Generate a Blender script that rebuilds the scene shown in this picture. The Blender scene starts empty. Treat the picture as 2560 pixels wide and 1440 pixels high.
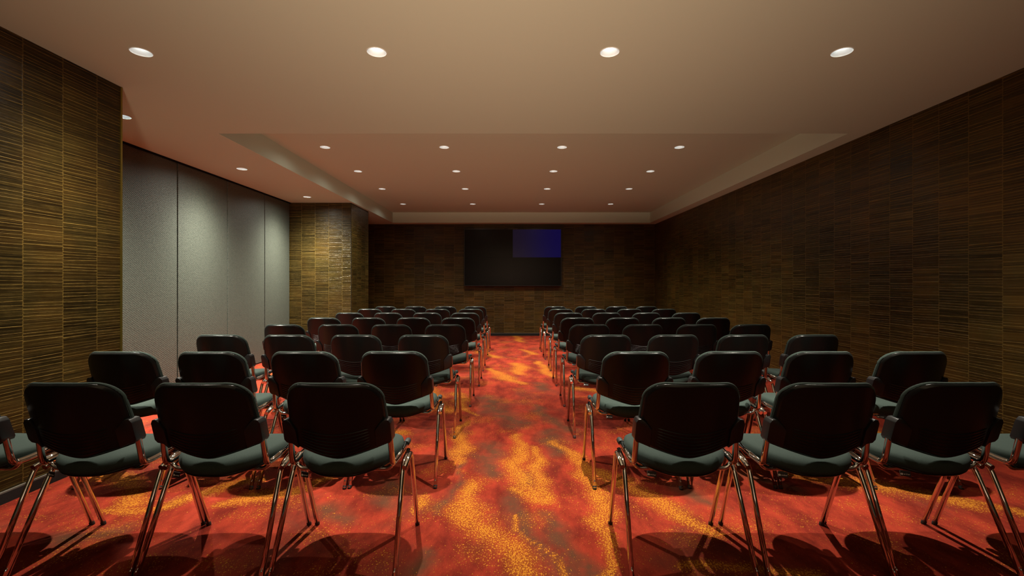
import bpy, bmesh, math, random
import numpy as np
from mathutils import Vector
from mathutils.geometry import delaunay_2d_cdt
random.seed(7)
SC = bpy.context.scene
COL = SC.collection
PI = math.pi

# ------------------------------------------------------------------ camera, world, exposure
CAM_H = 1.2
cd = bpy.data.cameras.new('camera'); cam = bpy.data.objects.new('camera', cd); COL.objects.link(cam)
cam.location = (0, 0, CAM_H); cam.rotation_euler = (PI/2, 0, 0)
cd.sensor_width = 36; cd.lens = 1150/2560*36
cd.shift_x = -3/2560; cd.shift_y = -9/2560
cd.clip_start = .05; cd.clip_end = 60
SC.camera = cam
w = bpy.data.worlds.new('world'); SC.world = w; w.use_nodes = True
w.node_tree.nodes['Background'].inputs[0].default_value = (0, 0, 0, 1)
w.node_tree.nodes['Background'].inputs[1].default_value = 0
SC.view_settings.view_transform = 'Standard'; SC.view_settings.look = 'None'
SC.view_settings.gamma = 1; SC.view_settings.use_curve_mapping = False
SC.view_settings.exposure = 0.0
SC.cycles.use_denoising = True
SC.cycles.max_bounces = 10; SC.cycles.diffuse_bounces = 6; SC.cycles.glossy_bounces = 5
SC.cycles.sample_clamp_indirect = 6; SC.cycles.caustics_reflective = False
LAMP_COL = (1.0, .93, .78)
BEAM_N = 8.0
POWER = 600.0          # watts of one downlight
FILL_POWER = 420.0  # power of the added ceiling fill, out of view
SIDE_POWER = 1250.0     # the three above the folding partition

# ------------------------------------------------------------------ measures of the room (metres)
ZS = 2.607            # soffit height
ZT = 2.843            # raised tray ceiling
XL, XR, XP = -2.795, 3.315, -3.847
Y0, YB = -4.2, 10.75
YA, YR, YC = 3.275, 7.93, 8.88      # left wall ends / recess ends / pier ends
TX0, TX1, TY0, TY1 = -2.75, 3.124, 4.292, 10.5
PITCH = .2335

# ------------------------------------------------------------------ helpers
def link(name, me, mat=None, parent=None):
    o = bpy.data.objects.new(name, me); COL.objects.link(o)
    if mat and not me.materials: me.materials.append(mat)
    if parent: o.parent = parent
    return o
def from_bm(name, bm, mat=None, parent=None, smooth=False):
    me = bpy.data.meshes.new(name)
    bmesh.ops.recalc_face_normals(bm, faces=bm.faces)
    bm.to_mesh(me); bm.free()
    if smooth: me.polygons.foreach_set('use_smooth', [True]*len(me.polygons))
    return link(name, me, mat, parent)
def empty(name, loc, label, cat, group=None, rz=0):
    o = bpy.data.objects.new(name, None); COL.objects.link(o); o.empty_display_size = .1
    o.location = loc; o.rotation_euler = (0, 0, rz)
    o['label'] = label; o['category'] = cat
    if group: o['group'] = group
    return o
def struct(o, label=None):
    o['kind'] = 'structure'
    if label: o['label'] = label
    return o
def add_box(bm, a, b):
    (x0, y0, z0), (x1, y1, z1) = a, b
    v = [bm.verts.new(p) for p in ((x0,y0,z0),(x1,y0,z0),(x1,y1,z0),(x0,y1,z0),(x0,y0,z1),(x1,y0,z1),(x1,y1,z1),(x0,y1,z1))]
    for f in ((0,3,2,1),(4,5,6,7),(0,1,5,4),(1,2,6,5),(2,3,7,6),(3,0,4,7)): bm.faces.new([v[i] for i in f])
def box(name, a, b, mat, parent=None, bevel=0):
    bm = bmesh.new(); add_box(bm, a, b)
    if bevel: bmesh.ops.bevel(bm, geom=bm.edges[:], offset=bevel, segments=2, affect='EDGES', profile=.5)
    return from_bm(name, bm, mat, parent)
def catmull(pts, n=6):
    P = [Vector(p) for p in pts]; P = [P[0]*2-P[1]] + P + [P[-1]*2-P[-2]]
    out = []
    for i in range(1, len(P)-2):
        a, b, c, d = P[i-1:i+3]
        for k in range(n):
            t = k/n
            out.append(.5*((2*b) + (c-a)*t + (2*a-5*b+4*c-d)*t*t + (3*b-a-3*c+d)*t**3))
    out.append(P[-2]); return out
def rounded(pts, rad, n=6):
    """polyline with its corners rounded by arcs of about rad"""
    P = [Vector(p) for p in pts]; out = [P[0]]
    for i in range(1, len(P)-1):
        a, b, c = P[i-1:i+2]
        r = min(rad, (a-b).length*.45, (c-b).length*.45)
        p, q = b+(a-b).normalized()*r, b+(c-b).normalized()*r
        for k in range(n+1):
            t = k/n; out.append((1-t)**2*p + 2*t*(1-t)*b + t*t*q)
    out.append(P[-1]); return out
def add_tube(bm, pts, r, seg=12, cap=True):
    P = [Vector(p) for p in pts]; rings = []; up = None
    for i, p in enumerate(P):
        t = (P[min(i+1, len(P)-1)] - P[max(i-1, 0)]).normalized()
        if up is None: up = Vector((1,0,0)) if abs(t.x) < .8 else Vector((0,0,1))
        s = t.cross(up).normalized(); up = s.cross(t).normalized()
        rr = r[i] if isinstance(r, (list, tuple)) else r
        rings.append([bm.verts.new(p + (s*math.cos(2*PI*k/seg) + up*math.sin(2*PI*k/seg))*rr) for k in range(seg)])
    for a, b in zip(rings, rings[1:]):
        for k in range(seg): bm.faces.new((a[k], a[(k+1)%seg], b[(k+1)%seg], b[k]))
    if cap: bm.faces.new(rings[0]); bm.faces.new(rings[-1])
def tube(name, pts, r, mat, parent=None, seg=12):
    bm = bmesh.new(); add_tube(bm, pts, r, seg)
    o = from_bm(name, bm, mat, parent)
    for p in o.data.polygons: p.use_smooth = len(p.vertices) == 4
    return o
def grid_faces(bm, V, flip=False):
    for i in range(len(V)-1):
        for j in range(len(V[0])-1):
            f = [V[i][j], V[i+1][j], V[i+1][j+1], V[i][j+1]]
            if len(set(f)) == 4: bm.faces.new(f[::-1] if flip else f)

# ------------------------------------------------------------------ materials
class NT:
    def __init__(s, name):
        s.m = bpy.data.materials.new(name); s.m.use_nodes = True
        s.t = s.m.node_tree; s.b = s.t.nodes['Principled BSDF']
    def n(s, typ, **k):
        o = s.t.nodes.new(typ)
        for a, b in k.items(): setattr(o, a, b)
        return o
    def put(s, sock, v):
        if isinstance(v, bpy.types.NodeSocket): s.t.links.new(v, sock)
        elif v is not None: sock.default_value = v
    def math(s, op, a, b=None, c=None, clamp=False):
        o = s.n('ShaderNodeMath', operation=op, use_clamp=clamp)
        s.put(o.inputs[0], a); s.put(o.inputs[1], b)
        if c is not None: s.put(o.inputs[2], c)
        return o.outputs[0]
    def vec(s, x, y, z):
        o = s.n('ShaderNodeCombineXYZ')
        for i, v in enumerate((x, y, z)): s.put(o.inputs[i], v)
        return o.outputs[0]
    def mix(s, f, a, b):
        o = s.n('ShaderNodeMix', data_type='RGBA')
        s.put(o.inputs[0], f); s.put(o.inputs[6], a); s.put(o.inputs[7], b)
        return o.outputs[2]
    def ramp(s, v, lo, hi, a=0, b=1):
        o = s.n('ShaderNodeMapRange', interpolation_type='SMOOTHSTEP')
        s.put(o.inputs[0], v); o.inputs[1].default_value = lo; o.inputs[2].default_value = hi
        o.inputs[3].default_value = a; o.inputs[4].default_value = b
        return o.outputs[0]
    def noise(s, v, scale, detail=2, rough=.5, dist=0):
        o = s.n('ShaderNodeTexNoise'); s.put(o.inputs['Vector'], v)
        o.inputs['Scale'].default_value = scale; o.inputs['Detail'].default_value = detail
        o.inputs['Roughness'].default_value = rough; o.inputs['Distortion'].default_value = dist
        return o.outputs['Fac']
    def white(s, x, y=0.0):
        o = s.n('ShaderNodeTexWhiteNoise', noise_dimensions='2D'); s.put(o.inputs['Vector'], s.vec(x, y, 0.0))
        return o.outputs['Value']
    def obj(s):
        o = s.n('ShaderNodeTexCoord'); x = s.n('ShaderNodeSeparateXYZ'); s.t.links.new(o.outputs['Object'], x.inputs[0])
        return o.outputs['Object'], x.outputs[0], x.outputs[1], x.outputs[2]
    def bump(s, h, strength=.5, dist=.002):
        o = s.n('ShaderNodeBump'); s.put(o.inputs['Height'], h)
        o.inputs['Strength'].default_value = strength; o.inputs['Distance'].default_value = dist
        s.t.links.new(o.outputs[0], s.b.inputs['Normal'])
    def set(s, col=None, rough=None, metal=None, spec=None):
        if col is not None: s.put(s.b.inputs['Base Color'], col)
        if rough is not None: s.put(s.b.inputs['Roughness'], rough)
        if metal is not None: s.put(s.b.inputs['Metallic'], metal)
        if spec is not None: s.put(s.b.inputs['Specular IOR Level'], spec)
        return s.m
def simple(name, col, rough=.5, metal=0, spec=.5, grain=0, scale=200):
    t = NT(name); c = (*col, 1)
    if grain:
        v = t.obj()[0]; f = t.noise(v, scale, 2)
        c = t.mix(t.ramp(f, .3, .7), (*[k*(1-grain) for k in col], 1), (*[min(1, k*(1+grain)) for k in col], 1))
        t.bump(f, .15, .0006)
    return t.set(c, rough, metal, spec)

def reed_wall(name, axis, u0, seed, light_gain=1.0):  # last argument brightens the base colour in place of light
    """wallcovering of bound reeds: vertical strips, each with its own set of thin gold lines"""
    t = NT(name); v, x, y, z = t.obj(); u = y if axis == 'y' else x
    q = t.math('DIVIDE', t.math('SUBTRACT', u, u0), PITCH)
    col = t.math('FLOOR', q); fu = t.math('SUBTRACT', q, col)
    colr = t.math('ADD', col, seed*17.0)
    ph = t.white(colr, 3.1); sl = t.white(colr, 9.7)
    zz = t.math('ADD', z, t.math('MULTIPLY', ph, 5.0))
    zz = t.math('ADD', zz, t.math('MULTIPLY', t.math('MULTIPLY', t.math('SUBTRACT', sl, .5), fu), .008))
    wob = t.noise(t.vec(t.math('MULTIPLY', u, 1.1), colr, t.math('MULTIPLY', zz, 16.0)), 1.0, 1)
    tt = t.math('ADD', t.math('DIVIDE', zz, .0200), t.math('MULTIPLY', wob, 1.7))
    idx = t.math('FLOOR', tt); fr = t.math('SUBTRACT', tt, idx)
    d = t.math('ABSOLUTE', t.math('SUBTRACT', fr, .5))
    line = t.ramp(d, .13, .015)
    br = t.white(idx, colr)
    line = t.math('MULTIPLY', line, t.ramp(br, .0, .8, .12, 1))
    along = t.noise(t.vec(t.math('MULTIPLY', u, 14.0), colr, t.math('MULTIPLY', zz, 60.0)), 1.0, 3, .6)
    line = t.math('MULTIPLY', line, t.ramp(along, .30, .62, .35, 1))
    # thinner in-between streaks
    fine = t.noise(t.vec(t.math('MULTIPLY', u, 3.0), colr, t.math('MULTIPLY', zz, 210.0)), 1.0, 3, .6)
    fine = t.math('MULTIPLY', t.ramp(fine, .42, .70), t.ramp(t.noise(v, 22, 4, .7), .3, .7, .45, 1.15))
    band = t.ramp(t.white(idx, t.math('ADD', colr, 51.0)), 0, 1, .55, 1.35)
    patch = t.noise(t.vec(t.math('MULTIPLY', colr, 3.7), 0.0, t.math('MULTIPLY', z, 2.6)), 1.0, 2)
    patch2 = t.noise(v, 1.3, 2)
    tone = t.math('MULTIPLY', band, t.ramp(patch, .3, .7, .55, 1.35))
    tone = t.math('MULTIPLY', tone, t.ramp(patch2, .3, .7, .75, 1.2))
    mul = t.n('ShaderNodeVectorMath', operation='SCALE')
    warm = t.mix(t.ramp(t.noise(v, 3.1, 1), .35, .65), (.021, .0112, .0022, 1), (.0165, .0112, .0026, 1))
    t.put(mul.inputs[0], warm); t.put(mul.inputs['Scale'], t.math('MULTIPLY', tone, light_gain))
    c = t.mix(t.math('MULTIPLY', fine, .62), mul.outputs[0], (.078, .050, .0105, 1))
    c = t.mix(t.math('MULTIPLY', line, .85), c, (.20, .130, .029, 1))
    e = t.math('MINIMUM', fu, t.math('SUBTRACT', 1.0, fu))
    seam = t.math('MULTIPLY', t.ramp(e, .022, .008), t.ramp(t.noise(t.vec(0.0, colr, t.math('MULTIPLY', z, 40.0)), 1.0, 4, .7), .35, .62, .05, .8))
    c = t.mix(seam, c, (.12, .075, .015, 1))
    h = t.math('ADD', t.math('MULTIPLY', line, 1.0), t.math('ADD', t.math('MULTIPLY', fine, .4), seam))
    t.bump(h, .55, .0025)
    return t.set(c, .33, 0, .24)

def carpet():
    t = NT('patterned carpet'); v, x, y, z = t.obj()
    a = t.n('ShaderNodeAttribute', attribute_name='pattern'); s = t.n('ShaderNodeSeparateColor'); t.t.links.new(a.outputs['Color'], s.inputs[0])
    yel, bro = s.outputs[0], s.outputs[1]
    # worm-like flecks
    wv = t.n('ShaderNodeVectorMath', operation='MULTIPLY'); t.put(wv.inputs[0], v); wv.inputs[1].default_value = (1, .62, 1)
    fl = t.noise(wv.outputs[0], 150, 1.5, .5, .6)
    edge = t.noise(v, 9, 4, .65); m = t.math('ADD', yel, t.math('MULTIPLY', t.math('SUBTRACT', edge, .5), .55))
    m = t.math('MAXIMUM', m, t.math('ADD', .10, t.math('MULTIPLY', t.ramp(t.noise(v, 3.3, 3), .42, .68), .42)))
    thr = t.math('SUBTRACT', .735, t.math('MULTIPLY', m, .25))
    fleck = t.ramp(t.math('SUBTRACT', fl, thr), -.02, .05)
    big = t.noise(v, 1.6, 4, .6, .8); mid = t.noise(t.vec(t.math('MULTIPLY', x, 5.0), t.math('MULTIPLY', y, 2.2), 0.0), 1.0, 5, .7)
    red = t.mix(t.ramp(mid, .3, .7), (.085, .0075, .0042, 1), (.238, .0245, .0105, 1))
    red = t.mix(t.ramp(big, .50, .70, 0, .5), red, (.075, .022, .012, 1))
    b = t.math('MULTIPLY', bro, t.ramp(edge, .3, .6, .5, 1))
    red = t.mix(t.math('MULTIPLY', b, .85), red, (.056, .027, .013, 1))
    # yellow ground shows through softly inside the patches
    red = t.mix(t.ramp(m, .25, 1.0, 0, .6), red, (.19, .045, .006, 1))
    yc = t.mix(t.noise(v, 60, 1), (.30, .092, .008, 1), (.42, .180, .014, 1))
    c = t.mix(t.math('MULTIPLY', fleck, .9), red, yc)
    weave = t.noise(v, 420, 2, .6)
    c2 = t.n('ShaderNodeVectorMath', operation='SCALE'); t.put(c2.inputs[0], c); t.put(c2.inputs['Scale'], t.ramp(weave, .25, .75, .66, 1.32))
    t.bump(t.math('ADD', weave, t.math('MULTIPLY', fleck, .8)), .5, .003)
    return t.set(c2.outputs[0], .95, 0, .08)

def fabric_panel():
    t = NT('woven grey panel fabric'); v, x, y, z = t.obj()
    vo = t.n('ShaderNodeTexVoronoi', feature='F1'); t.put(vo.inputs['Vector'], t.vec(0.0, t.math('MULTIPLY', y, 1.0), t.math('MULTIPLY', z, 1.25)))
    vo.inputs['Scale'].default_value = 88; vo.inputs['Randomness'].default_value = .45
    d = vo.outputs['Distance']
    dia = t.math('SINE', t.math('ADD', t.math('MULTIPLY', y, 190.0), t.math('MULTIPLY', z, 280.0)))
    h = t.math('ADD', t.math('MULTIPLY', d, -1.0), t.math('MULTIPLY', dia, .16))
    c = t.mix(t.ramp(h, -.75, -.1), (.032, .036, .030, 1), (.076, .080, .064, 1))
    t.bump(h, .8, .0022)
    return t.set(c, .5, 0, .5)

M = {}
M['wall_y_left'] = reed_wall('reed wallcovering', 'y', 2.622, 1)
M['wall_y_right'] = reed_wall('reed wallcovering brightened run', 'y', 4.983, 2, 2.0)  # same covering, base colour brightened in place of light on this wall
M['wall_x_back'] = reed_wall('reed wallcovering brightened end wall', 'x', -3.247, 3, 2.5)  # base colour lifted further to stand in for light at the far end
M['wall_x_return'] = reed_wall('reed wallcovering return', 'x', -3.415, 4)
M['carpet'] = carpet()
M['panel'] = fabric_panel()
M['ceiling'] = simple('matt ceiling tinted against red bounce', (.47, .58, .50), .9, 0, .1)  # sage tint in the colour offsets red light bounced off the carpet
M['plaster'] = simple('pale grey finish for reflections', (.55, .56, .54), .85, 0, .2)
M['skirt'] = simple('charcoal skirting', (.014, .013, .012), .6, 0, .15, .1)
M['skirt_top'] = simple('grey skirting bead', (.10, .09, .075), .5, 0, .2, .1)
M['brass'] = simple('aged brass corner trim', (.30, .24, .05), .35, .9, .5, .1)
M['black_plastic'] = simple('black moulded plastic', (.0085, .0090, .0086), .25, 0, .22, .12, 900)
M['bracket'] = simple('black textured plastic', (.0085, .0085, .009), .38, 0, .5, .12, 900)
M['fabric'] = simple('dark green upholstery', (.0195, .0305, .0255), .9, 0, .25, .22, 500)
M['rubber'] = simple('dark rubber', (.014, .016, .0155), .6, 0, .4, .1)
M['chrome'] = simple('polished chrome', (.64, .645, .64), .05, 1.0, .5)
M['tag'] = simple('black woven tag', (.008, .008, .009), .5, 0, .4, .1)
M['white'] = simple('white tag print', (.8, .8, .78), .5, 0, .4, .02)
M['lamp_trim'] = simple('white lamp reflector', (.62, .72, .74), .6, 0, .2, .01)
M['bezel'] = simple('black screen bezel', (.006, .006, .007), .3, 0, .5, .1)
M['gap'] = simple('black shadow gap', (.004, .004, .004), .9, 0, .1, .1)
t = NT('lit lamp lens'); t.b.inputs['Base Color'].default_value = (.9, .9, .85, 1)
t.b.inputs['Emission Color'].default_value = (1, .98, .94, 1); t.b.inputs['Emission Strength'].default_value = 5.5; M['lens'] = t.m
t = NT('dark display glass'); M['screen'] = t.set((.005, .005, .005, 1), .18, 0, .2)
t = NT('blue lit display quarter'); t.set((.005, .005, .007, 1), .18, 0, .2)
v, x, y, z = t.obj()
t.put(t.b.inputs['Emission Color'], t.mix(t.ramp(x, .0, 1.1), (.018, .011, .035, 1), (.008, .005, .11, 1)))
t.b.inputs['Emission Strength'].default_value = .36; M['screen_blue'] = t.m

# ------------------------------------------------------------------ carpet with its drawn pattern
# strokes of the carpet pattern: floor points (x, y) and half widths, metres
YEL = [
 [((.02,11.5),.16),((.15,9.7),.14)],
 [((.03,7.0),.17),((.12,6.6),.20),((.05,6.2),.15)],
 [((-.32,6.5),.10),((-.20,6.1),.16),((-.02,5.75),.18),((.12,5.55),.12)],
 [((.40,7.1),.10),((.45,6.5),.14),((.50,6.0),.12)],
 [((-.62,5.0),.16),((-.50,4.5),.10),((-.36,4.2),.05)],
 [((-1.0,5.4),.18),((-.85,4.7),.22),((-.62,4.35),.18)],
 [((-.40,4.0),.05),((-.44,3.65),.10),((-.40,3.35),.12),((-.34,3.1),.08)],
 [((.06,3.72),.06),((.04,3.4),.11),((.02,3.1),.13),((.07,2.8),.14),((.10,2.55),.10),((-.02,2.65),.08)],
 [((.13,3.45),.05),((.17,3.1),.09),((.18,2.8),.10),((.15,2.55),.07)],
 [((-.28,2.78),.07),((-.28,2.55),.11),((-.20,2.35),.14),((-.10,2.2),.14),((0,2.05),.13),((.02,1.9),.14),((.05,1.6),.16),((.1,1.2),.2)],
 [((-.52,2.65),.05),((-.46,2.55),.06),((-.5,2.45),.04)],
 [((.01,2.35),.02),((.08,2.15),.025),((.17,2.0),.03),((.20,1.85),.03),((.18,1.7),.03)],
 [((.33,3.5),.07),((.43,3.1),.09),((.50,2.8),.10),((.47,2.55),.13),((.44,2.4),.12),((.46,2.25),.07),((.48,2.1),.05),((.42,2.0),.04),((.32,1.88),.03)],
 [((.50,2.95),.06),((.68,2.75),.13),((.80,2.55),.16),((.84,2.35),.13),((.93,2.2),.10)],
 [((.75,1.95),.05),((.95,1.9),.06),((1.3,1.95),.06)],
 [((-2.6,2.85),.14),((-2.3,2.75),.16),((-2.1,2.55),.12)],
 [((-2.15,2.45),.05),((-1.95,2.5),.10),((-1.75,2.65),.12),((-1.55,2.8),.10)],
 [((-1.62,2.45),.06),((-1.45,2.6),.13),((-1.25,2.7),.10),((-1.1,2.95),.08)],
 [((1.65,3.0),.10),((1.95,2.85),.14),((2.2,2.70),.18),((2.45,2.5),.14)],
 [((2.4,2.65),.06),((2.6,2.5),.09),((2.75,2.35),.07)],
 [((-3.0,4.1),.12),((-2.75,3.8),.14),((-2.4,3.75),.10)],
 [((1.2,4.6),.12),((1.5,4.8),.16),((1.9,4.7),.10)],
 [((.7,5.3),.14),((1.0,5.1),.16),((1.25,5.15),.10)],
 [((-1.7,6.3),.2),((-1.3,6.0),.2)], [((1.3,7.5),.2),((1.8,7.2),.2)], [((-.6,8.2),.16),((-.3,7.6),.18)],
 [((.2,8.4),.12),((.35,7.9),.14)], [((2.7,4.0),.1),((3.0,3.6),.15)], [((-1.9,8.8),.2),((-1.3,8.6),.2)],
 [((-1.2,3.6),.10),((-.9,3.75),.12)], [((.9,3.55),.10),((1.2,3.7),.12),((1.5,3.65),.08)],
]
BRO = [
 [((-.30,4.9),.16),((-.15,4.4),.18),((.02,4.0),.16)],
 [((.22,4.5),.06),((.32,4.1),.09),((.42,3.75),.10)],
 [((-.19,3.4),.12),((-.14,3.0),.11),((-.10,2.85),.08)],
 [((.30,3.7),.12),((.30,3.3),.10)],
 [((-.32,3.1),.03),((-.34,2.85),.03),((-.38,2.6),.035),((-.36,2.45),.03)],
 [((-.05,2.6),.05),((.0,2.42),.08),((.08,2.25),.07),((.13,2.05),.08),((.20,1.9),.10)],
 [((.18,2.4),.06),((.22,2.25),.08),((.27,2.05),.08),((.30,1.9),.10)],
 [((-.75,2.75),.12),((-.68,2.5),.10)], [((-1.0,2.45),.10),((-.85,2.3),.08)],
 [((-.42,2.1),.05),((-.40,1.95),.05)], [((1.0,2.75),.08),((1.12,2.55),.08)],
 [((1.4,2.9),.10),((1.6,2.7),.08)], [((-2.1,2.15),.10),((-1.9,2.3),.08)],
 [((.35,5.6),.12),((.3,5.3),.10)], [((-1.4,5.2),.15),((-1.1,5.0),.12)], [((1.6,5.6),.15),((2.0,5.4),.12)],
 [((.1,2.95),.03),((.12,2.75),.03)],
]
def stroke_mask(X, Y, strokes):
    m = np.zeros_like(X)
    for s in strokes:
        for (p, r0), (q, r1) in zip(s, s[1:]):
            d = np.array(q)-np.array(p); L = max(1e-6, d@d)
            tt = np.clip(((X-p[0])*d[0] + (Y-p[1])*d[1])/L, 0, 1)
            dist = np.hypot(X-(p[0]+tt*d[0]), Y-(p[1]+tt*d[1])); r = r0+(r1-r0)*tt
            m = np.maximum(m, np.clip(1.15-dist/np.maximum(r, 1e-3)*.95, 0, 1))
    return m
def build_floor():
    xs = np.linspace(XP-.05, XR+.02, 260); ys = np.concatenate([np.linspace(-.2, 1.2, 12), np.linspace(1.23, 5.0, 150), np.linspace(5.04, YB+.02, 130)])
    X, Y = np.meshgrid(xs, ys); nx, ny = len(xs), len(ys)
    # the strokes meander a little
    WX = X + .030*np.sin(Y*9+X*3)+.015*np.sin(Y*23+X*11); WY = Y + .05*np.sin(X*8+Y*2)
    ye, br = stroke_mask(WX, WY, YEL), stroke_mask(WX, WY, BRO)
    me = bpy.data.meshes.new('floor')
    me.vertices.add(nx*ny); me.vertices.foreach_set('co', np.stack([X, Y, X*0], -1).reshape(-1))
    i = np.arange((ny-1)*(nx-1)); r, c = i//(nx-1), i%(nx-1); a = r*nx+c
    F = np.stack([a, a+1, a+nx+1, a+nx], -1).reshape(-1)
    me.loops.add(len(F)); me.loops.foreach_set('vertex_index', F.astype(np.int32))
    me.polygons.add(len(i)); me.polygons.foreach_set('loop_start', (i*4).astype(np.int32)); me.polygons.foreach_set('loop_total', np.full(len(i), 4, np.int32))
    me.update(calc_edges=True)
    at = me.attributes.new('pattern', 'FLOAT_COLOR', 'POINT')
    at.data.foreach_set('color', np.stack([ye, br, ye*0, ye*0+1], -1).reshape(-1).astype(np.float32))
    return struct(link('floor', me, M['carpet']), 'red carpet with orange flame pattern and brown smudges')
build_floor()
struct(box('floor_rear', (XP-.05, Y0, -.06), (XR+.02, -.2, 0), simple('grey floor for chrome reflections', (.10, .105, .10), .35, 0, .4, .15, 12)), 'grey floor added behind the viewer for chrome reflections')  # unseen grey floor added so the chrome legs reflect less red

# ------------------------------------------------------------------ walls
TH = .12
def wall(name, a, b, mat, label): return struct(box(name, a, b, M[mat]), label)
wall('wall_left', (XL-TH, Y0, 0), (XL, YA, ZS), 'wall_y_left', 'near left wall in gold-brown reed wallcovering')
wall('wall_right', (XR, Y0, 0), (XR+TH, YB, ZT), 'wall_y_right', 'long right wall in reed wallcovering')
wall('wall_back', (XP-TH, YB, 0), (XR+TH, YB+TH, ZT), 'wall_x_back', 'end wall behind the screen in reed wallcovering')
# the pier beyond the partition: its face towards the viewer, and its aisle side
wall('wall_return', (XP-TH, YR, 0), (XL-.004, YR+.10, ZS), 'wall_x_return', 'short reed wall facing the viewer beside the grey panels')
wall('wall_pier', (XL-TH, YR+.001, 0), (XL, YC, ZS), 'wall_y_left', 'side of the far left pier in reed wallcovering')
wall('wall_recess', (XP-TH-.06, YA-.4, 0), (XP-.06, YR, ZS), 'skirt', 'dark backing of the folding partition')
wall('wall_niche', (XP-TH, YR+.1, 0), (XP, YB, ZS), 'wall_y_left', 'left side of the far niche')
wall('wall_rear', (XP-TH, Y0-TH, 0), (XR+TH, Y0, ZT), 'plaster', 'unseen rear wall, finished pale for grey chrome reflections')  # out of view; pale finish added to give the chrome grey reflections
wall('wall_jamb', (XP-TH, YA-.25, 0), (XL-TH, YA-.13, ZS), 'wall_x_return', 'end of the near left wall')
struct(box('trim_1', (XL-.006, YA-.004, 0), (XL+.006, YA+.009, ZS-.001), M['brass']), 'thin brass trim on the corner of the near left wall')
struct(box('trim_2', (XL-.003, YR-.003, 0), (XL+.002, YR+.003, ZS-.001), M['skirt']), 'thin trim on the corner of the far pier')
struct(box('trim_3', (XP-.055, YA-.12, ZS-.014), (XP+.02, YR-.001, ZS-.001), M['gap']), 'dark head track above the grey panels')
def base(name, a, b, top=.066):
    (x0, y0), (x1, y1) = a, b
    bm = bmesh.new(); add_box(bm, (x0, y0, 0), (x1, y1, top-.008)); o = struct(from_bm(name, bm, M['skirt']), 'charcoal skirting board')
    c = box('skirting_bead', (x0, y0, top-.008), (x1, y1, top), M['skirt_top'], o)
base('baseboard_left', (XL, Y0), (XL+.012, YA))
base('baseboard_right', (XR-.012, Y0), (XR, YB))
base('baseboard_back', (XP, YB-.012), (XR, YB))
base('baseboard_pier', (XL, YR), (XL+.012, YC))
base('baseboard_return', (XP+.02, YR-.012), (XL, YR))

# ------------------------------------------------------------------ lamps' places
LR = .060
rows = []
for i, xx in enumerate((-2.252, -.826, .584, 1.99)):
    o4 = ('leftmost', 'second from left', 'third from left', 'rightmost')[i]
    rows.append((xx, 2.785, ZS, POWER, f'bright round downlight in the nearest ceiling row, {o4} of four', 'downlights in the nearest ceiling row'))
    for r_, yy in enumerate((5.507, 6.675, 7.904, 9.398)):
        rn = ('nearest', 'second', 'third', 'farthest')[r_]
        rows.append((xx, yy, ZT, POWER*.68, f'small round downlight in the raised ceiling, {rn} row there, {o4} of four', 'downlights in the raised ceiling'))
for k, (xx, yy) in enumerate(((-3.27, 3.852), (-3.301, 5.599), (-3.309, 7.388))):
    rows.append((xx, yy, ZS, SIDE_POWER, ('round downlight above the grey panels, half hidden by the near left wall',
        'round downlight above the middle of the grey panels', 'round downlight above the far grey panel by the reed wall')[k], 'downlights above the grey panels'))

def sheet(bm, x0, x1, y0, y1, z, hole=None):
    """flat ceiling sheet with round cut-outs for the lamps and an optional rectangular opening"""
    co = [(x0,y0),(x1,y0),(x1,y1),(x0,y1)]; ed = [(0,1),(1,2),(2,3),(3,0)]
    holes = []
    if hole:
        a, b, c, d = hole; n = len(co); co += [(a,c),(b,c),(b,d),(a,d)]; ed += [(n,n+1),(n+1,n+2),(n+2,n+3),(n+3,n)]
    for (lx, ly, lz, *_r) in rows:
        if abs(lz-z) < 1e-4 and x0 < lx < x1 and y0 < ly < y1:
            n = len(co); holes.append((lx, ly))
            co += [(lx+LR*math.cos(2*PI*k/28), ly+LR*math.sin(2*PI*k/28)) for k in range(28)]
            ed += [(n+k, n+(k+1)%28) for k in range(28)]
    V, E, F, *_ = delaunay_2d_cdt([Vector(c) for c in co], ed, [], 0, 1e-6)
    bv = [bm.verts.new((p.x, p.y, z)) for p in V]
    for f in F:
        cx = sum(V[i].x for i in f)/len(f); cy = sum(V[i].y for i in f)/len(f)
        if hole and a < cx < b and c < cy < d: continue
        if any(math.hypot(cx-h[0], cy-h[1]) < LR*.97 for h in holes): continue
        bm.faces.new([bv[i] for i in f])
def quad(bm, *p): bm.faces.new([bm.verts.new(q) for q in p])
bm = bmesh.new()
sheet(bm, XP-TH, XR+TH, Y0-TH, YB+TH, ZS, (TX0, TX1, TY0, TY1))
sheet(bm, TX0, TX1, TY0, TY1, ZT)
quad(bm, (TX0,TY0,ZS),(TX0,TY1,ZS),(TX0,TY1,ZT),(TX0,TY0,ZT)); quad(bm, (TX1,TY0,ZS),(TX1,TY1,ZS),(TX1,TY1,ZT),(TX1,TY0,ZT))
quad(bm, (TX0,TY0,ZS),(TX1,TY0,ZS),(TX1,TY0,ZT),(TX0,TY0,ZT)); quad(bm, (TX0,TY1,ZS),(TX1,TY1,ZS),(TX1,TY1,ZT),(TX0,TY1,ZT))
me = bpy.data.meshes.new('ceiling'); bm.to_mesh(me); bm.free()
struct(link('ceiling', me, M['ceiling']), 'tan-lit ceiling with a raised rectangular tray')
struct(box('ceiling_slab', (XP-TH, Y0-TH, ZT+.12), (XR+TH, YB+TH, ZT+.2), M['gap']))

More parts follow.
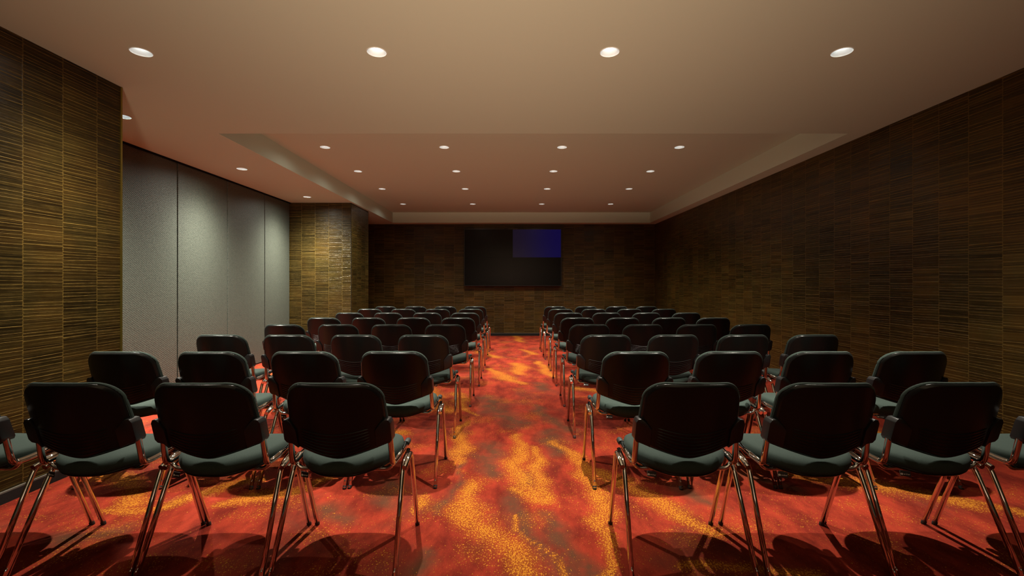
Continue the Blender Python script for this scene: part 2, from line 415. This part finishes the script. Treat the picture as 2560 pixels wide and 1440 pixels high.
# ------------------------------------------------------------------ recessed downlights
def ring(bm, prof, seg=28):
    R = [[bm.verts.new((r*math.cos(2*PI*k/seg), r*math.sin(2*PI*k/seg), z)) for k in range(seg)] for r, z in prof]
    for a, b in zip(R, R[1:]):
        for k in range(seg): bm.faces.new((a[k], a[(k+1)%seg], b[(k+1)%seg], b[k]))
    return R
bm = bmesh.new(); ring(bm, [(.0605, .001), (.0605, -.0025), (.0585, -.0035), (.0565, -.0028), (.0562, .002)])
me_rim = bpy.data.meshes.new('trim_ring'); bm.to_mesh(me_rim); bm.free()
bm = bmesh.new(); ring(bm, [(.0562, .0), (.0515, .008), (.044, .020), (.036, .032), (.033, .038)])
me_ref = bpy.data.meshes.new('reflector'); bm.to_mesh(me_ref); bm.free()
bm = bmesh.new(); R = ring(bm, [(.0335, .036), (.030, .034), (.018, .031), (.004, .030)]); bm.faces.new(R[-1])
me_lens = bpy.data.meshes.new('lens'); bm.to_mesh(me_lens); bm.free()
for m_, k_ in ((me_rim, 'lamp_trim'), (me_ref, 'lamp_trim'), (me_lens, 'lens')):
    m_.materials.append(M[k_]); m_.polygons.foreach_set('use_smooth', [True]*len(m_.polygons))
lights = {}
def beam_shape(l, n, spill, side=0):
    """luminous intensity falls off as cos^n of the angle from the beam axis, plus a little spill"""
    l.use_nodes = True; t = l.node_tree; em = t.nodes['Emission']
    tc = t.nodes.new('ShaderNodeTexCoord'); sp = t.nodes.new('ShaderNodeSeparateXYZ'); t.links.new(tc.outputs['Normal'], sp.inputs[0])
    a = t.nodes.new('ShaderNodeMath'); a.operation = 'ABSOLUTE'; t.links.new(sp.outputs[2], a.inputs[0])
    p = t.nodes.new('ShaderNodeMath'); p.operation = 'POWER'; t.links.new(a.outputs[0], p.inputs[0]); p.inputs[1].default_value = n
    q = t.nodes.new('ShaderNodeMath'); q.operation = 'ADD'; t.links.new(p.outputs[0], q.inputs[0]); q.inputs[1].default_value = spill
    out = q
    if side:                       # narrows the added fill beam sideways, keeping light off the walls
        x2 = t.nodes.new('ShaderNodeMath'); x2.operation = 'MULTIPLY'; t.links.new(sp.outputs[0], x2.inputs[0]); t.links.new(sp.outputs[0], x2.inputs[1])
        y = t.nodes.new('ShaderNodeMath'); y.operation = 'SUBTRACT'; y.inputs[0].default_value = 1; t.links.new(x2.outputs[0], y.inputs[1])
        k = t.nodes.new('ShaderNodeMath'); k.operation = 'POWER'; t.links.new(y.outputs[0], k.inputs[0]); k.inputs[1].default_value = side
        out = t.nodes.new('ShaderNodeMath'); out.operation = 'MULTIPLY'; t.links.new(q.outputs[0], out.inputs[0]); t.links.new(k.outputs[0], out.inputs[1])
    t.links.new(out.outputs[0], em.inputs['Strength'])
def lamp_light(power):
    if power not in lights:
        l = bpy.data.lights.new('downlight_beam', 'SPOT'); l.energy = power; l.color = LAMP_COL if power != SIDE_POWER else (1.0, 1.0, .84)
        l.spot_size = math.radians(168); l.spot_blend = .35; l.shadow_soft_size = .022
        beam_shape(l, BEAM_N if power != SIDE_POWER else 6.0, .005)
        lights[power] = l
    return lights[power]
for (lx, ly, lz, pw, lab, grp) in rows:
    e = empty('recessed_downlight', (lx, ly, lz), lab, 'ceiling light', grp)
    link('trim_ring', me_rim, None, e); link('reflector', me_ref, None, e); link('lens', me_lens, None, e)
    s = bpy.data.objects.new('downlight_beam', lamp_light(pw)); COL.objects.link(s); s.parent = e; s.location = (0, 0, -.006)

# ------------------------------------------------------------------ added ceiling fill light in lamp form, unseen behind the viewer
UP = (-.1, -.7, 0)
e = empty('fill_uplight', UP, 'added fill light shaped as a low black lamp, unseen behind the viewer', 'added fill light')
bm = bmesh.new(); R = ring(bm, [(.15, 0), (.15, .012), (.03, .03), (.013, .05), (.013, .34)]); bm.faces.new(R[0]); bm.faces.new(R[-1]); from_bm('base_and_pole', bm, M['bezel'], e, True).name = 'pole'
bm = bmesh.new(); ring(bm, [(.02, .32), (.09, .35), (.15, .42), (.146, .42), (.088, .358), (.0, .34)]); from_bm('bowl', bm, M['bezel'], e, True)
l = bpy.data.lights.new('fill_light', 'SPOT'); l.energy = FILL_POWER; l.color = (1, .60, .40); l.spot_size = math.radians(161); l.spot_blend = .1; l.shadow_soft_size = .14; beam_shape(l, -1.0, 0, 3.6)
o = bpy.data.objects.new('fill_light', l); COL.objects.link(o); o.parent = e; o.location = (0, 0, .44); o.rotation_euler = (PI, 0, 0)

# ------------------------------------------------------------------ folding partition panels
seams = [3.18, 4.350, 5.273, 6.196, 7.124, YR-.014]
names = ['grey fabric partition panel nearest the left wall, mostly hidden behind the brass corner',
         'grey fabric partition panel beside the brass-trimmed corner, first one seen whole in width',
         'grey fabric partition panel with the brightest pool of light',
         'shaded grey fabric partition panel, third along from the brass corner',
         'grey fabric partition panel touching the far reed wall']
for k in range(5):
    a, b = seams[k]+.008, seams[k+1]-.008
    bm = bmesh.new(); add_box(bm, (XP-.045, a, .012), (XP, b, ZS-.015))
    bmesh.ops.bevel(bm, geom=bm.edges[:], offset=.004, segments=2, affect='EDGES', profile=.5)
    e = empty('partition_panel', (XP-.02, (a+b)/2, 0), names[k], 'partition panel', 'folding partition panels')
    o = from_bm('panel_face', bm, M['panel'], e); o.location = (-(XP-.02), -(a+b)/2, 0)
    o2 = box('bottom_seal', (XP-.04, a, 0), (XP-.004, b, .012), M['gap'], e); o2.location = o.location
    for yy in (a-.003, b+.003):
        o3 = box('edge_trim', (XP-.044, yy-.0035, .012), (XP-.012, yy+.0035, ZS-.015), M['gap'], e); o3.location = o.location

# ------------------------------------------------------------------ screen on the end wall
tx, ty, tz0, tz1, hw = -.01, YB-.085, 1.163, 2.49, 1.132
e = empty('wall_screen', (tx, YB, (tz0+tz1)/2), 'large black flat screen on the end wall, upper right quarter glowing dark blue', 'screen')
def rel(o): o.location = -e.location; return o
rel(box('housing', (tx-hw+.01, ty+.012, tz0+.01), (tx+hw-.01, YB-.012, tz1-.01), M['bezel'], e))
rel(box('wall_mount', (tx-.4, YB-.012, tz0+.4), (tx+.4, YB, tz1-.4), M['skirt'], e))
bm = bmesh.new(); bz = .016
for a, b in (((tx-hw, ty, tz0), (tx+hw, ty+.02, tz0+bz)), ((tx-hw, ty, tz1-bz), (tx+hw, ty+.02, tz1)),
             ((tx-hw, ty, tz0+bz), (tx-hw+bz, ty+.02, tz1-bz)), ((tx+hw-bz, ty, tz0+bz), (tx+hw, ty+.02, tz1-bz))): add_box(bm, a, b)
rel(from_bm('bezel', bm, M['bezel'], e))
zm = (tz0+tz1)/2
for i, (a, b, c, d) in enumerate(((tx-hw+bz, tx, zm, tz1-bz), (tx, tx+hw-bz, zm, tz1-bz), (tx-hw+bz, tx, tz0+bz, zm), (tx, tx+hw-bz, tz0+bz, zm))):
    o = rel(box('display_quarter', (a+.001, ty+.004, c+.001), (b-.001, ty+.012, d-.001), M['screen_blue' if i == 1 else 'screen'], e))
    if i == 1: o['label'] = 'quarter of the display glowing dark blue'
rel(box('sensor_strip', (tx-.11, ty-.004, tz1-.006), (tx+.11, ty+.006, tz1+.006), M['skirt_top'], e))

# ------------------------------------------------------------------ the chair
def back_y(x, z):            # rear surface of the backrest: bulges to the rear in the middle, leans back
    return .086 - .29*(z-.55) - .060*(1-(min(1, abs(x)/.21))**2.3) + .10*max(0, .56-z)*.5
def z_top(x):
    t_ = max(0, (abs(x)-.124)/.081); return .808 - .074*(1-math.sqrt(max(0, 1-min(1, t_)**2))) - .004*(abs(x)/.2)
def z_low(x): return .474 + .056*(math.sqrt((x/.2)**2+.03)-math.sqrt(.03))/(math.sqrt(1.03)-math.sqrt(.03))
def xw(s, z): return s*(.2050 - .012*max(0, (z-.60)/.19)**1.5)
SS = [math.sin(PI/2*(-1+2*i/32)) if True else 0 for i in range(33)]
def back_grid(bm, off, grow=0.0, bulge=0.0, nv=22):
    V = []
    for s in SS:
        x0 = s*.2050; lo, hi = z_low(x0)-grow, z_top(x0)+grow; rowv = []
        for j in range(nv+1):
            t_ = .5-.5*math.cos(PI*j/nv); z = lo+(hi-lo)*t_
            x = xw(s, z)*(1+grow/.2050)
            f = (1-abs(s)**5)*(1-abs(2*t_-1)**5)
            rowv.append(bm.verts.new((x, back_y(x, z)+off+bulge*f**.6, z)))
        V.append(rowv)
    return V
def closed(bm, A, B):
    grid_faces(bm, A); grid_faces(bm, B, True)
    n, m = len(A)-1, len(A[0])-1
    for i in range(n):
        bm.faces.new((A[i][0], B[i][0], B[i+1][0], A[i+1][0])); bm.faces.new((A[i][m], A[i+1][m], B[i+1][m], B[i][m]))
    for j in range(m):
        bm.faces.new((A[0][j], A[0][j+1], B[0][j+1], B[0][j])); bm.faces.new((A[n][j], B[n][j], B[n][j+1], A[n][j+1]))
def make_chair():
    e = empty('stacking_chair', (0, 0, 0), '', 'chair')
    # shell
    bm = bmesh.new(); A = back_grid(bm, .003, -.004); A2 = back_grid(bm, .0, -.011)
    B = back_grid(bm, .013, 0)
    # rear skin slightly dished, with a rolled lip at its edge
    closed(bm, A2, B)
    for f in [f for f in bm.faces if False]: pass
    for v_ in [v_ for r_ in A for v_ in r_]: bm.verts.remove(v_)
    bmesh.ops.recalc_face_normals(bm, faces=bm.faces)
    shell_edges = [ed for ed in bm.edges if ed.is_manifold and ed.calc_face_angle(0) > .7]
    bmesh.ops.bevel(bm, geom=shell_edges, offset=.0045, segments=3, affect='EDGES', profile=.5)
    for i in range(7):
        zc, ze, wx = .588-.0155*i, .022+.0032*i, .140
        P = []
        for k in range(25):
            x = -wx+2*wx*k/24; z = zc + ze*(abs(x)/.14)**1.7
            if z < z_low(x)+.012: continue
            P.append((x, back_y(x, z)-.0006, z))
        if len(P) > 4:
            seg = []; cur = [P[0]]
            for a, b in zip(P, P[1:]):
                if abs(b[0]-a[0]) > .02: seg.append(cur); cur = [b]
                else: cur.append(b)
            seg.append(cur)
            for sg in seg:
                if len(sg) > 2: add_tube(bm, sg, [.0004]+[.0025 if i else .0032]*(len(sg)-2)+[.0004], 6)
    o = from_bm('backrest_shell', bm, M['black_plastic'], e, True)
    try: o.data.set_sharp_from_angle(angle=math.radians(55))
    except Exception: pass
    # upholstered front
    bm = bmesh.new(); A = back_grid(bm, .0135, .001); B = back_grid(bm, .026, .003, .022)
    closed(bm, A, B)
    bmesh.ops.recalc_face_normals(bm, faces=bm.faces)
    ed = [q for q in bm.edges if q.is_manifold and q.calc_face_angle(0) > .8]
    bmesh.ops.bevel(bm, geom=ed, offset=.006, segments=3, affect='EDGES', profile=.5)
    from_bm('backrest_cushion', bm, M['fabric'], e, True)
    # side brackets
    poly = [(.162,.520),(.162,.600),(.186,.633),(.201,.645),(.216,.643),(.224,.628),(.225,.553),(.216,.539),(.192,.534)]
    for s in (-1, 1):
        bm = bmesh.new(); lay = []
        for dy in (-.0085, .045):
            lay.append([bm.verts.new((s*px, (back_y(.2, pz)+dy) if dy > 0 else (min(back_y(px, pz)-.0075, back_y(.2, pz)-.0105)), pz)) for px, pz in poly])
        n = len(poly)
        bm.faces.new(lay[0]); bm.faces.new(lay[1][::-1])
        for k in range(n): bm.faces.new((lay[0][k], lay[0][(k+1)%n], lay[1][(k+1)%n], lay[1][k]))
        bmesh.ops.recalc_face_normals(bm, faces=bm.faces)
        bmesh.ops.bevel(bm, geom=bm.edges[:], offset=.003, segments=2, affect='EDGES', profile=.5)
        o = from_bm('side_bracket', bm, M['bracket'], e, True)
        try: o.data.set_sharp_from_angle(angle=math.radians(40))
        except Exception: pass
    # seat
    def seat_pt(a, r, z):
        c, s_ = math.cos(a), math.sin(a); ex = 2/3.0
        x = .216*math.copysign(abs(c)**ex, c); y = .203*math.copysign(abs(s_)**(ex*1.12), s_)
        x *= (1 - .20*max(0, -y/.2)**1.3)            # narrower to the rear
        y = y*r+.262; x = x*r
        zz = z + .010 + .012*(x/.21)**2 - .020*max(0, (y-.38)/.085)**2 - .010*max(0, (.13-y)/.07)**2
        return (x, y, zz)
    bm = bmesh.new(); N = 56
    prof = [(.15,.456),(.5,.457),(.8,.458),(.92,.455),(.975,.447),(1.0,.434),(1.0,.420),(.985,.409),(.95,.402)]
    Rr = [[bm.verts.new(seat_pt(2*PI*k/N, r, z)) for k in range(N)] for r, z in prof]
    for a, b in zip(Rr, Rr[1:]):
        for k in range(N): bm.faces.new((a[k], a[(k+1)%N], b[(k+1)%N], b[k]))
    bm.faces.new(Rr[0]); bm.faces.new(Rr[-1])
    seat = from_bm('seat_cushion', bm, M['fabric'], e, True)
    bm = bmesh.new()
    prof = [(.955,.405),(.965,.399),(.93,.391),(.6,.386),(.2,.384)]
    Rr = [[bm.verts.new(seat_pt(2*PI*k/N, r, z)) for k in range(N)] for r, z in prof]
    for a, b in zip(Rr, Rr[1:]):
        for k in range(N): bm.faces.new((a[k], a[(k+1)%N], b[(k+1)%N], b[k]))
    bm.faces.new(Rr[-1]); bm.faces.new(Rr[0])
    from_bm('seat_pan', bm, M['black_plastic'], e, True)
    # maker's tag below the rear left edge of the seat
    bm = bmesh.new()
    pts = [(-.166, .100), (-.130, .088)]
    q = []
    for (x, y) in pts: q.append(((x, y-.003, .410), (x, y-.006, .389), (x, y-.0045, .389), (x, y-.0015, .410)))
    vv = [[bm.verts.new(p) for p in r_] for r_ in q]
    for k in range(4): bm.faces.new((vv[0][k], vv[0][(k+1)%4], vv[1][(k+1)%4], vv[1][k]))
    bm.faces.new(vv[0]); bm.faces.new(vv[1])
    tg = from_bm('label_tag', bm, M['tag'], e)
    ang = math.atan2(.074-.088, .048)
    bm = bmesh.new()
    def on_tag(u_, v_, lift=.0011):
        x = -.166+.036*u_; y = .100-.012*u_-.003-(.003*(1-v_)); return (x, y-lift, .389+.021*v_)
    for r0, r1 in ((.0040, .0014),):
        A_ = [bm.verts.new(on_tag(.17+r0*math.cos(2*PI*k/16)/.036, .40+r0*math.sin(2*PI*k/16)/.021)) for k in range(16)]
        B_ = [bm.verts.new(on_tag(.17+r1*math.cos(2*PI*k/16)/.036, .40+r1*math.sin(2*PI*k/16)/.021)) for k in range(16)]
        for k in range(16): bm.faces.new((A_[k], A_[(k+1)%16], B_[(k+1)%16], B_[k]))
    bm.faces.new([bm.verts.new(on_tag(*p)) for p in ((.0, .0), (.02, .0), (.02, 1), (.0, 1))])
    # the word on the tag
    tc = bpy.data.curves.new('tag_word', 'FONT'); tc.body = 'archer'; tc.size = .0082; tc.extrude = 0; tc.resolution_u = 2
    to = bpy.data.objects.new('tag_word', tc); COL.objects.link(to)
    dg = bpy.context.evaluated_depsgraph_get(); tm = bpy.data.meshes.new_from_object(to.evaluated_get(dg))
    idx = [bm.verts.new(on_tag(.33+v_.co.x/.036, .30+v_.co.y/.021)) for v_ in tm.vertices]
    for p in tm.polygons:
        try: bm.faces.new([idx[i] for i in p.vertices])
        except ValueError: pass
    bpy.data.objects.remove(to); bpy.data.curves.remove(tc); bpy.data.meshes.remove(tm)
    me = bpy.data.meshes.new('tag_print'); bm.to_mesh(me); bm.free(); link('tag_print', me, M['white'], tg)
    # tubes
    for s in (-1, 1):
        p = [(s*.2065, .079, .622), (s*.2090, .098, .55), (s*.2125, .110, .480), (s*.2140, .121, .434), (s*.218, .18, .435), (s*.226, .345, .453)]
        rail = tube('side_rail', rounded(p, .028, 7), .0125, M['chrome'], e)
        q0 = Vector(p[-1]); dr = (Vector(p[-1])-Vector(p[-2])).normalized()
        cp = tube('rail_cap', [q0-dr*.026, q0-dr*.024, q0+dr*.010, q0+dr*.016, q0+dr*.018], [.0128, .0142, .0142, .012, .006], M['rubber'], rail)
        cp['label'] = 'dark rubber cap on the rail end'
        # rear leg
        f0 = Vector((s*.2525, .0, .006))
        k = [f0, Vector((s*.2405, .195, .402)), Vector((s*.2405, .300, .428))]
        leg = tube('leg', rounded(k, .04, 6), .0110, M['chrome'], e)
        d_ = (k[1]-k[0]).normalized()
        tube('foot_cap', [Vector((f0.x, f0.y-.002, .0)), Vector((f0.x, f0.y-.001, .003)), f0+d_*.012, f0+d_*.014], [.0106, .0113, .0111, .0105], M['rubber'], leg)
        tube('leg_screw', [f0+d_*.036+Vector((0, -.0085, .004)), f0+d_*.036+Vector((0, -.0108, .0051)), f0+d_*.036+Vector((0, -.0124, .0058))], [.0050, .0048, .0022], M['chrome'], leg, 10)
        # front leg
        f1 = Vector((s*.2500, .450, .006))
        k = [Vector((s*.2545, .165, .398)), Vector((s*.2545, .290, .427)), f1]
        leg = tube('leg', rounded(k, .034, 6), .0110, M['chrome'], e)
        d_ = (k[1]-k[2]).normalized()
        tube('foot_cap', [Vector((f1.x, f1.y+.001, .0)), Vector((f1.x, f1.y+.001, .003)), f1+d_*.012, f1+d_*.014], [.0106, .0113, .0111, .0105], M['rubber'], leg)
    tube('cross_bar', rounded([(-.215, .150, .430), (-.19, .150, .402), (.19, .150, .402), (.215, .150, .430)], .03, 5), .0095, M['chrome'], e)
    tube('cross_bar', rounded([(-.224, .320, .447), (-.20, .320, .392), (.20, .320, .392), (.224, .320, .447)], .03, 5), .0095, M['chrome'], e)
    return e
def copy_tree(o, parent=None):
    c = o.copy(); COL.objects.link(c)
    if parent: c.parent = parent; c.matrix_parent_inverse = o.matrix_parent_inverse.copy()
    for ch in [k for k in KIDS.get(o.name, [])]: copy_tree(ch, c)
    return c
proto = make_chair()
KIDS = {}
for o in list(COL.objects):
    if o.parent: KIDS.setdefault(o.parent.name, []).append(o)

FEET = [1.852, 2.70, 3.594, 4.51, 5.42, 6.374, 7.352, 8.195]
SEATS = [  # lateral positions, left block from aisle to wall, then right block from aisle to wall
 ((-.730,-1.267,-1.798,-2.360), (.732,1.282,1.807,2.352)),
 ((-.711,-1.242,-1.788,-2.320), (.730,1.290,1.825,2.375)),
 ((-.710,-1.242,-1.773,-2.304), (.732,1.269,1.818,2.372)),
 ((-.674,-1.204,-1.734,-2.264), (.755,1.285,1.818,2.350)),
 ((-.655,-1.187,-1.718,-2.249), (.763,1.300,1.850,2.375)),
 ((-.672,-1.203,-1.745,-2.285), (.772,1.304,1.858,2.412)),
 ((-.684,-1.219,-1.765,-2.306), (.764,1.297,1.869,2.423)),
 ((-.685,-1.215,-1.749,-2.281), (.755,1.307,1.854,2.386)),
]
RN = ['nearest row', 'second nearest row', 'third row away', 'fourth row away', 'fifth row away', 'sixth row away', 'seventh row away', 'last row before the screen']
SN = ['seat beside the aisle', 'second seat from the aisle', 'third seat from the aisle', 'outermost seat nearest the wall']
first = True
for r_, (fy, (L_, R_)) in enumerate(zip(FEET, SEATS)):
    for side, xs in (('left', L_), ('right', R_)):
        for k, xx in enumerate(xs):
            o = proto if first else copy_tree(proto); first = False
            yaw = random.uniform(-.012, .012)
            o.location = (xx, fy + random.uniform(-.008, .008), 0); o.rotation_euler = (0, 0, yaw)
            o['label'] = f'black chrome-legged chair, {RN[r_]}, {side} block, {SN[k]}'
            o['category'] = 'chair'; o['group'] = f'chairs in the block {side} of the aisle'
